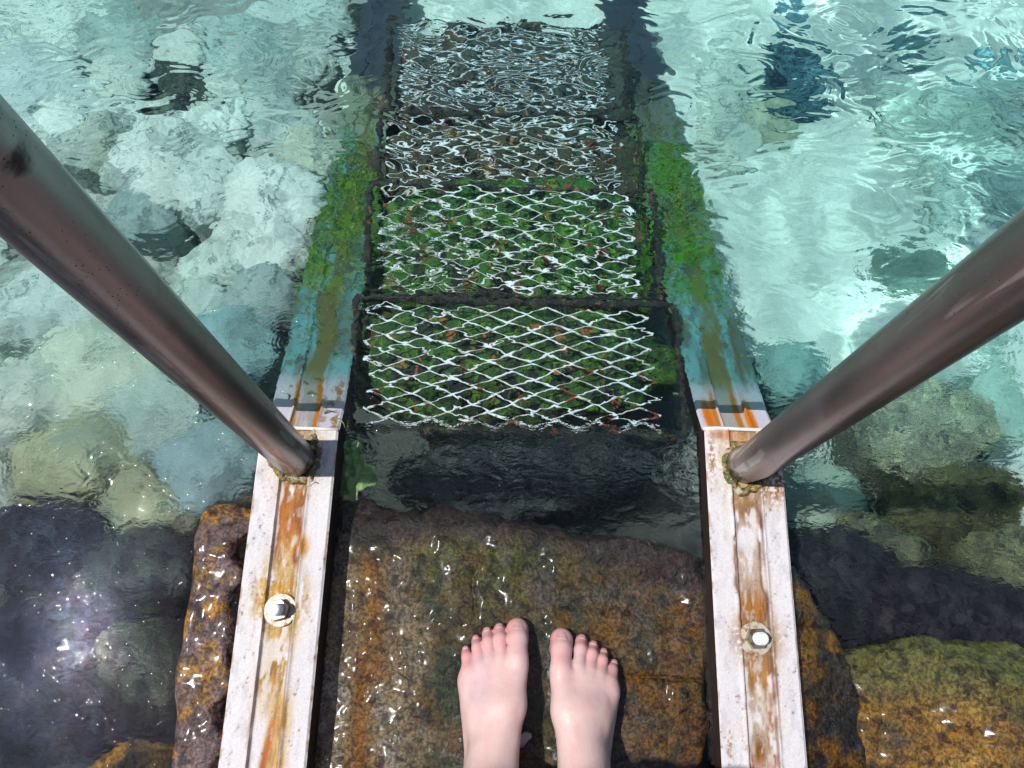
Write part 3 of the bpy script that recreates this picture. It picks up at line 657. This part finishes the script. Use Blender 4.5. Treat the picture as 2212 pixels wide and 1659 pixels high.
# green algae growing on the stringers
def m_alga(name, a, b):
    M = Mat(name); g = M.noise(70, 3, .6); return M.set(Base_Color=M.mix(M.rng(g, .4, .6), a, b), Roughness=.6)
ALG = m_alga('green_weed', (.05, .13, .02), (.20, .30, .05))
def tufts(parent, cx, y0, y1, n, off, ln=.014):
    t = MB()
    for _ in range(n):
        y = random.gauss((y0+y1)/2, (y1-y0)/3.2); u = random.choice((-1, 1))*abs(random.gauss(.03, .016)); u = max(-.062, min(.062, u))
        p = Vector((cx+DX*(y-off)+u, y, .025-SLO*(y-off)+.0005)); a = random.uniform(0, PI2); w = random.uniform(.0008, .002); L = ln*random.uniform(.5, 1.6)
        d = Vector((math.cos(a), math.sin(a), random.uniform(.0, .8))).normalized(); s = Vector((-math.sin(a), math.cos(a), 0)); v = []; F = []
        for i in range(4):
            q = p+d*L*i/3+Vector((0, 0, -.5*L*(i/3)**2))+s*.003*math.sin(i*1.7+a); ww = w*(1-.28*i); v += [q-s*ww, q+Vector((0, 0, ww*.6)), q+s*ww]
        for i in range(3): F += [(i*3, i*3+1, i*3+4, i*3+3), (i*3+1, i*3+2, i*3+5, i*3+4), (i*3+2, i*3, i*3+3, i*3+5)]
        t.add(v, F)
    t.make('green_algae', ALG, parent)
tufts(sl_, PL, .50, .98, 1500, .2635); tufts(sr_, PR, .56, .98, 1500, .2775)

# sea lettuce between the left rail and the water
def leaf(t, c, r, ph, tilt):
    n, m = 26, 7; v = []; F = []
    for i in range(n):
        a = PI2*i/n
        for j in range(m):
            q = j/(m-1); rr = r*q*(1+.22*math.sin(a*3+ph)+.12*math.sin(a*7+ph*2)); v.append((c[0]+rr*math.cos(a)*.8, c[1]+rr*math.sin(a), c[2]+.006*q*q*math.sin(a*5+ph)+tilt*rr*math.cos(a)+.002*math.sin(j*1.3+a*2)))
    for i in range(n):
        for j in range(m-1): F.append((i*m+j, i*m+j+1, ((i+1) % n)*m+j+1, ((i+1) % n)*m+j))
    t.add(v, F)
t = MB()
for (px, py, r, ph) in ((758, 975, .018, 0), (778, 1025, .026, 2), (750, 1050, .022, 4), (742, 1010, .018, 1)): q = at(px, py, -.012-.004*ph); leaf(t, q, r, ph, .15)
o = t.make('sea_lettuce', m_alga('sea_lettuce_leaf', (.20, .36, .10), (.36, .52, .20)))
md = o.modifiers.new('thick', 'SOLIDIFY'); md.thickness = .0008
tag(o, 'ruffled green sea lettuce beside the left mounting rail', 'seaweed')

# ------------------------------------------------------------------ person: feet and legs
def F_(px, py, z): p = at(px, py, z); return (p.x, p.y, p.z)
GZ = -.014        # sole level
FEET = [
 dict(s=-1, toes=[((1119, 1335), (1118, 1420), .0125, .0135), ((1079, 1344), (1084, 1420), .0078, .0080), ((1053, 1352), (1060, 1425), .0074, .0077), ((1029, 1369), (1037, 1432), .0068, .0074), ((1007, 1392), (1014, 1448), .0064, .0078)],
      heel=(1056, 1760), ank=(1056, 1740)),
 dict(s=1, toes=[((1213, 1357), (1212, 1442), .0127, .0137), ((1256, 1368), (1250, 1440), .0078, .0080), ((1281, 1382), (1273, 1446), .0072, .0076), ((1303, 1398), (1295, 1455), .0067, .0074), ((1325, 1422), (1315, 1470), .0066, .0080)],
      heel=(1262, 1765), ank=(1262, 1745))]
xs_ = np.r_[np.arange(-.125, -.085, .004), np.arange(-.085, .168, .0013), np.arange(.17, .205, .004)]; ys_ = np.r_[np.arange(-.35, -.17, .004), np.arange(-.17, .045, .0013)]
zs_ = np.r_[np.arange(-.020, .085, .0013), np.arange(.087, .14, .003), np.arange(.145, .84, .012)]
GX, GY, GZ3 = np.meshgrid(xs_, ys_, zs_, indexing='ij'); Pg = np.stack([GX, GY, GZ3], -1)
D = np.full(GX.shape, .3); NAILS = []
def apply(D, a, b, ra, rb, k, reg):
    """smooth union of one tapered capsule, worked out only near it"""
    a = np.array(a); b = np.array(b); lo = np.minimum(a, b)-max(ra, rb)-.03; hi = np.maximum(a, b)+max(ra, rb)+.03
    sl3 = tuple(slice(max(0, np.searchsorted(c, l)-1), np.searchsorted(c, h)+1) for c, l, h in zip((xs_, ys_, zs_), lo, hi))
    d = seg(Pg[sl3], a, b, ra, rb); D[sl3] = smin(D[sl3], d, k) if k else np.minimum(D[sl3], d)
for ft in FEET:
    s = ft['s']; Df = np.full(GX.shape, .3); mt = []
    hx = F_(*ft['heel'], .03); cxm = hx[0]
    # metatarsals and instep
    for i, ((tx, ty), (bx, by), rt, rb) in enumerate(ft['toes']):
        ztop = (.026, .022, .020, .018, .015)[i]
        kn = np.array(F_(bx, by, ztop)); mt.append(kn)
        rk = (.0138, .0116, .0112, .0108, .0114)[i]
        kn2 = kn+np.array((0, -.015, (.001, .003, .003, .002, 0)[i]))
        mid = kn*.45+np.array((cxm-s*.006+(kn[0]-cxm)*.3, -.125, (.046, .047, .043, .036, .027)[i]))*.55
        ins = np.array((cxm-s*.004+(kn[0]-cxm)*.22, -.150, (.058, .060, .054, .044, .034)[i]))
        apply(Df, kn2, mid, rk, rk+.004, .014, 0); apply(Df, mid, ins, rk+.004, .020, .014, 0)
        apply(Df, kn*np.array((1, 1, 0))+np.array((0, -.01, .006)), np.array((cxm+(kn[0]-cxm)*.5, -.15, .008)), .013, .015, .014, 0)  # sole padding
    ax = cxm; ay = -.190
    apply(Df, (ax, ay, .055), (ax, ay+.004, .115), .033, .031, .02, 0)
    apply(Df, (ax, -.205, .018), (ax, -.165, .03), .027, .030, .02, 0)
    apply(Df, (ax-s*.020, ay+.004, .062), (ax-s*.021, ay, .072), .014, .013, .014, 0); apply(Df, (ax+s*.021, ay-.006, .052), (ax+s*.022, ay-.01, .06), .013, .012, .014, 0)
    apply(Df, (ax, -.14, .052), (ax-s*.002, ay+.012, .098), .020, .024, .02, 0)
    apply(Df, (ax, ay+.004, .10), (ax, ay-.012, .22), .031, .043, .02, 0); apply(Df, (ax, ay-.012, .22), (ax, ay-.02, .33), .043, .052, .03, 0)
    apply(Df, (ax, ay-.02, .33), (ax, ay-.014, .44), .052, .048, .03, 0); apply(Df, (ax, ay-.014, .44), (ax+s*.012, ay-.045, .80), .049, .070, .03, 0)
    # tendon ridges over the instep
    for i in (0, 1, 2, 3):
        kn = mt[i]; apply(Df, kn+np.array((0, -.03, .013)), (cxm-s*.004, -.145, .0755-.003*i), .0032, .0045, .009, 0)
    # toes, kept apart from each other
    Dt = np.full(GX.shape, .3)
    for i, ((tx, ty), (bx, by), rt, rb) in enumerate(ft['toes']):
        rt *= 1.06; zt = GZ+rt+.0015; tip = np.array(F_(tx, ty, zt+rt*.3)); tip[1] -= rt; kn = mt[i]+np.array((0, 0, .0005 if i else -.002)); tip[2] = zt
        j1 = tip*.62+kn*.38+np.array((0, 0, (.003, .0058, .0058, .0055, .004)[i]))
        tt = np.full(GX.shape, .3)
        apply(tt, tip, j1, rt, rt*.93, 0, 0); apply(tt, j1, kn, rt*.93, rb, .006, 0)
        if i == 0: apply(tt, tip+np.array((s*.001, -.002, -.001)), tip+np.array((0, -.012, 0)), rt+.0002, rt+.0004, .006, 0)
        Dt = np.minimum(Dt, tt); NAILS.append((tip, j1, rt, i, s))
    Df = smin(Df, Dt, .010)
    # flatten underside
    Df = np.maximum(Df, GZ-GZ3)
    D = np.minimum(D, Df)
P, F = surfnets(D, xs_, ys_, zs_)
# light smoothing of the surface
E = np.concatenate([F[:, [0, 1]], F[:, [1, 2]], F[:, [2, 3]], F[:, [3, 0]]]); E = np.concatenate([E, E[:, ::-1]])
for _ in range(7):
    acc = np.zeros_like(P); w = np.zeros(len(P)); np.add.at(acc, E[:, 0], P[E[:, 1]]); np.add.at(w, E[:, 0], 1); P = P*.5+.5*acc/w[:, None]
x, y, z = P.T
red = np.zeros(len(P))
for tip, j1, rt, i, s in NAILS:
    red = np.maximum(red, np.exp(-(np.linalg.norm(P-(tip*.8+j1*.2), axis=1)/(rt*2.1))**4)*.55)
    red = np.maximum(red, np.exp(-(np.linalg.norm(P[:, :2]-j1[:2], axis=1)/(rt*1.8))**2)*.5)
crease = np.zeros(len(P))  # shade of toe creases and nail rims, drawn in skin colour
for tip, j1, rt, i, s in NAILS:
    ax_ = (j1-tip)/np.linalg.norm(j1-tip); q = (P-tip)@ax_; lat = np.linalg.norm((P-tip)-q[:, None]*ax_, axis=1); top = ss(.0, .004, z-tip[2])
    for off, am in ((.62, 1.), (.80, .8), (.70, .6)) if i else ((.60, 1.), (.78, .7)):
        L_ = np.linalg.norm(j1-tip)+rt*.4; crease = np.maximum(crease, am*np.exp(-((q-L_*off)/.0009)**2)*(lat < rt*1.5)*top)
    crease = np.maximum(crease, .9*np.exp(-((np.hypot((q-rt*.42)/1.0, ((P-tip)@np.cross(ax_, (0, 0, 1.))))-rt*.80)/.0010)**2)*top)
red += .35*ss(.03, .0, z)+.18*f3(x*40, y*40, z*40, 3)
c = np.zeros((len(P), 3))+np.array((.60, .43, .395)); c = mixc(c, (.58, .21, .21), red*.85); c = mixc(c, (.52, .37, .39), ss(.1, .9, f2(x*35, y*18, 3))*.5)
c = mixc(c, (.44, .22, .21), crease*.22); vein = np.exp(-(f2(x*22+5, y*16, 2)/.035)**2)*ss(.02, .035, z)*ss(.0, -.05, y); c = mixc(c, (.42, .35, .40), vein*.18); c = mixc(c, (.60, .33, .31), ss(.2, .8, f2(x*60, y*45+9, 3))*.25)
M = Mat('skin'); cc = M.attr('Col'); g = M.noise(420, 3, .6); g2 = M.noise(60, 3, .6)
cc = M.mix(M.rng(g2, .4, .65, 0, .25), cc, M.mix(1, cc, (.92, .72, .74), 'MULTIPLY'))
M.set(Base_Color=cc, Roughness=.36, Specular_IOR_Level=.5, Subsurface_Weight=.25, Subsurface_Radius=(.008, .003, .0015), Subsurface_Scale=1.0, Normal=M.bump(M.math('ADD', g, M.math('MULTIPLY', g2, 1.5)), .0003))
person = make('person', P, F, M.m, col=c)
tag(person, 'person standing barefoot on the wet stone step, only pale feet and ankles in view', 'person')
M = Mat('toenail'); NAILM = M.set(Base_Color=M.mix(M.rng(M.noise(150, 2), .4, .6), (.46, .25, .24), (.52, .31, .295)), Roughness=.42, Specular_IOR_Level=.25)
for tip, j1, rt, i, s in NAILS:
    ax_ = Vector(j1-tip).normalized(); side_ = ax_.cross(Vector((0, 0, 1))).normalized(); upv = side_.cross(ax_).normalized(); upv = upv if upv.z > 0 else -upv
    n, m = 14, 14; v = []; L = rt*(1.2 if i == 0 else 1.15); ha = math.radians(38)
    for a in range(n):
        q = a/(n-1)
        for b in range(m):
            w = (b/(m-1)*2-1); edge = math.sqrt(max(0, 1-abs(2*q-1)**4))*.96+.04
            an = w*ha*edge; fw = -(rt*.12)+q*L*.92; base = Vector(tip)+ax_*fw
            rr = rt+.00055-.0010*(max(abs(w)**4, abs(2*q-1)**6)) ; 
            if fw < 0: rr = math.sqrt(max(0, (rt+.0004)**2-fw*fw))+.0001-.0010*max(abs(w)**4, abs(2*q-1)**6)
            v.append(base+(upv*math.cos(an)+side_*math.sin(an))*rr)
    f = [(a*m+b, a*m+b+1, (a+1)*m+b+1, (a+1)*m+b) for a in range(n-1) for b in range(m-1)]
    o = make('toenail', [tuple(q) for q in v], f, NAILM, person); md = o.modifiers.new('thick', 'SOLIDIFY'); md.thickness = .0006; md.offset = 0

# chip of stone between the feet
def chip():
    q = at(1131, 1600, 0); out = [(-.011, -.004), (-.006, .006), (.001, .0105), (.0095, .0085), (.0105, .004), (.006, .0005), (.001, -.006), (-.007, -.010)]; v = []
    for k, (zz, sc_) in enumerate(((-.012, .95), (.0005, 1), (.003, .9))): v += [(q.x+a*sc_, q.y+b*sc_, zz+.002*math.sin(a*300+k)) for a, b in out]
    n = len(out); F = [(k*n+i, k*n+(i+1) % n, (k+1)*n+(i+1) % n, (k+1)*n+i) for k in (0, 1) for i in range(n)]+[tuple(range(n-1, -1, -1)), tuple(range(2*n, 3*n))]
    M = Mat('grey_chip'); g = M.noise(160, 4, .6); return make('stone_chip', v, F, M.set(Base_Color=M.mix(g, (.24, .23, .28), (.42, .40, .45)), Roughness=.4, Normal=M.bump(g, .001)), smooth=False)
tag(chip(), 'small flat grey chip of stone lying between the two feet', 'stone chip')

# ------------------------------------------------------------------ the water
xs = np.r_[-14, -9, -6, -4, -3, -2.2, -1.7, np.arange(-1.4, 1.4, .004), 1.7, 2.2, 3, 4, 6, 9, 14]
ys = np.r_[-14, -9, -6, -4, -3, -2.2, -1.5, -1.0, np.arange(-.7, 2.0, .004), 2.4, 3, 4, 6, 9, 14]
X, Y = np.meshgrid(xs, ys)
cen = gauss(X, Y, 0, .30, .30, .17)+.45*gauss(X, Y, -.1, .52, .22, .16); ll = gauss(X, Y, -.62, -.06, .30, .18)
inn = ss(3, 1.5, np.hypot(X, Y))
Z = (.0010*n2(X*6.5+3, Y*7.5)*(1+4.*ss(.3, .6, X)*ss(.2, .5, Y)-.35*ss(-.3, -.6, X))+.00045*n2(X*14+20, Y*15)*(.5+.6*cen+.6*ss(.3, -.1, Y)))*inn*(.25+.75*ss(.05, .25, np.hypot((X-.02)/1.2, (Y+.05))))
depth = ss(.05, .45, Y)*(.45+.55*ss(-.5, .4, X))+.12
depth = depth*(1-.55*gauss(X, Y, .02, .45, .30, .35)); depth = depth+.22*ss(.7, 1.1, Y)
chop = .17+.62*cen+.36*ll+2.4*gauss(X, Y, .04, .225, .24, .05)+.22*ss(.75, .55, Y)*ss(.1, -.4, X)+.08*ss(.8, .6, Y)+.45*gauss(X, Y, -.45, .2, .2, .18)+.35*gauss(X, Y, -.5, .55, .3, .2)+.3*gauss(X, Y, .55, .35, .25, .25)+.15*gauss(X, Y, .15, .05, .12, .1)+.75*gauss(X, Y, .58, .10, .26, .10)
chop = chop*(.75+.35*f2(X*7, Y*7, 2))*(1-.80*ss(.45, .68, Y+.12*ss(-.2, -.5, X)))
chop = np.clip(chop, .03, 2.6)
v, f = gridmesh(X, Y, Z)
M = Mat('clear_sea_water'); nt = M.nt; nt.nodes.remove(M.b); out = nt.nodes['Material Output']
g = M.N('ShaderNodeBsdfGlass'); g.inputs['IOR'].default_value = 1.333; g.inputs['Roughness'].default_value = 0
dep = M.attr('depth', True); ch = M.attr('chop', True)
M.put(g.inputs['Color'], M.mix(dep, (1, 1, 1), (.75, .955, .96)))
a = M.noise(26, .8, .4, 1.4, stretch=(1, 1.5, 1, .3)); b = M.noise(75, 2, .55, 1.6, stretch=(1, 1.7, 1, -.4)); e = M.noise(190, 1.5, .5, .8, stretch=(1, 2.2, 1, .15))
h = M.math('ADD', M.math('MULTIPLY', a, 1.0), M.math('ADD', M.math('MULTIPLY', M.math('MULTIPLY', b, .30), M.attr('fine', True)), M.math('MULTIPLY', M.math('MULTIPLY', e, .05), M.attr('fine', True))))
h = M.math('MULTIPLY', h, M.math('MULTIPLY', ch, .0042))
sw = M.noise(12, 1, .5, 1.6, stretch=(1, 1.6, 1, .1)); h = M.math('ADD', h, M.math('MULTIPLY', sw, M.math('MULTIPLY', M.attr('swell', True), .0058)))
sw2 = M.noise(30, 1, .5, 1.0, stretch=(1, 1.6, 1, -.2)); h = M.math('ADD', h, M.math('MULTIPLY', sw2, M.math('MULTIPLY', M.attr('swell', True), .0009)))
gl = M.attr('glitter', True); h = M.math('ADD', h, M.math('MULTIPLY', M.noise(190, 2, .55, .8, stretch=(1, 1.4, 1, .4)), M.math('MULTIPLY', gl, .00035)))
pos = M.N('ShaderNodeNewGeometry').outputs['Position']
def rings(cx, cy, k, amp, fall, ph=0.):
    vm = M.N('ShaderNodeVectorMath', operation='DISTANCE'); M.L(pos, vm.inputs[0]); vm.inputs[1].default_value = (cx, cy, 0); d = vm.outputs['Value']
    wob = M.math('ADD', d, M.math('MULTIPLY', M.noise(9, 1), .012))
    return M.math('MULTIPLY', M.math('MULTIPLY', M.math('SINE', M.math('ADD', M.math('MULTIPLY', wob, k), ph)), amp), M.math('EXPONENT', M.math('MULTIPLY', d, -fall)))
for r in ((.40, .27, 900, .00012, 14), (-.36, .17, 1000, .00010, 15), (-.33, .40, 1100, .00008, 12), (-.55, .62, 520, .00012, 9), (-.62, .22, 900, .00010, 12), (.11, .70, 500, .00008, 14), (-.16, .52, 420, .00010, 12)):
    h = M.math('ADD', h, rings(*r))
M.L(M.bump(h, 1.0), g.inputs['Normal']); M.L(g.outputs[0], out.inputs['Surface'])
water = make('water', v, f, M.m, attrs={'fine': np.clip(1-.93*np.exp(-(np.maximum(np.abs(X)-.16, 0)/.07)**2)*ss(.27, .31, Y)*ss(.85, .7, Y)+.6*gauss(X, Y, -.15, .6, .08, .06), 0, 1), 'swell': (.22+.70*ss(.25, .75, Y))*(1-.42*gauss(X, Y, -.02, .95, .30, .40))*(1-.25*ss(-.2, -.5, X)), 'depth': depth, 'chop': chop, 'glitter': np.clip(ll*1.2+.08, 0, 1)*(.5+.5*ss(-.3, .5, f2(X*12, Y*12, 2)))})
water.cycles.is_caustics_receiver = False; water.cycles.is_caustics_caster = True
tag(water, 'clear rippled sea water over stones and sand', kind='structure')
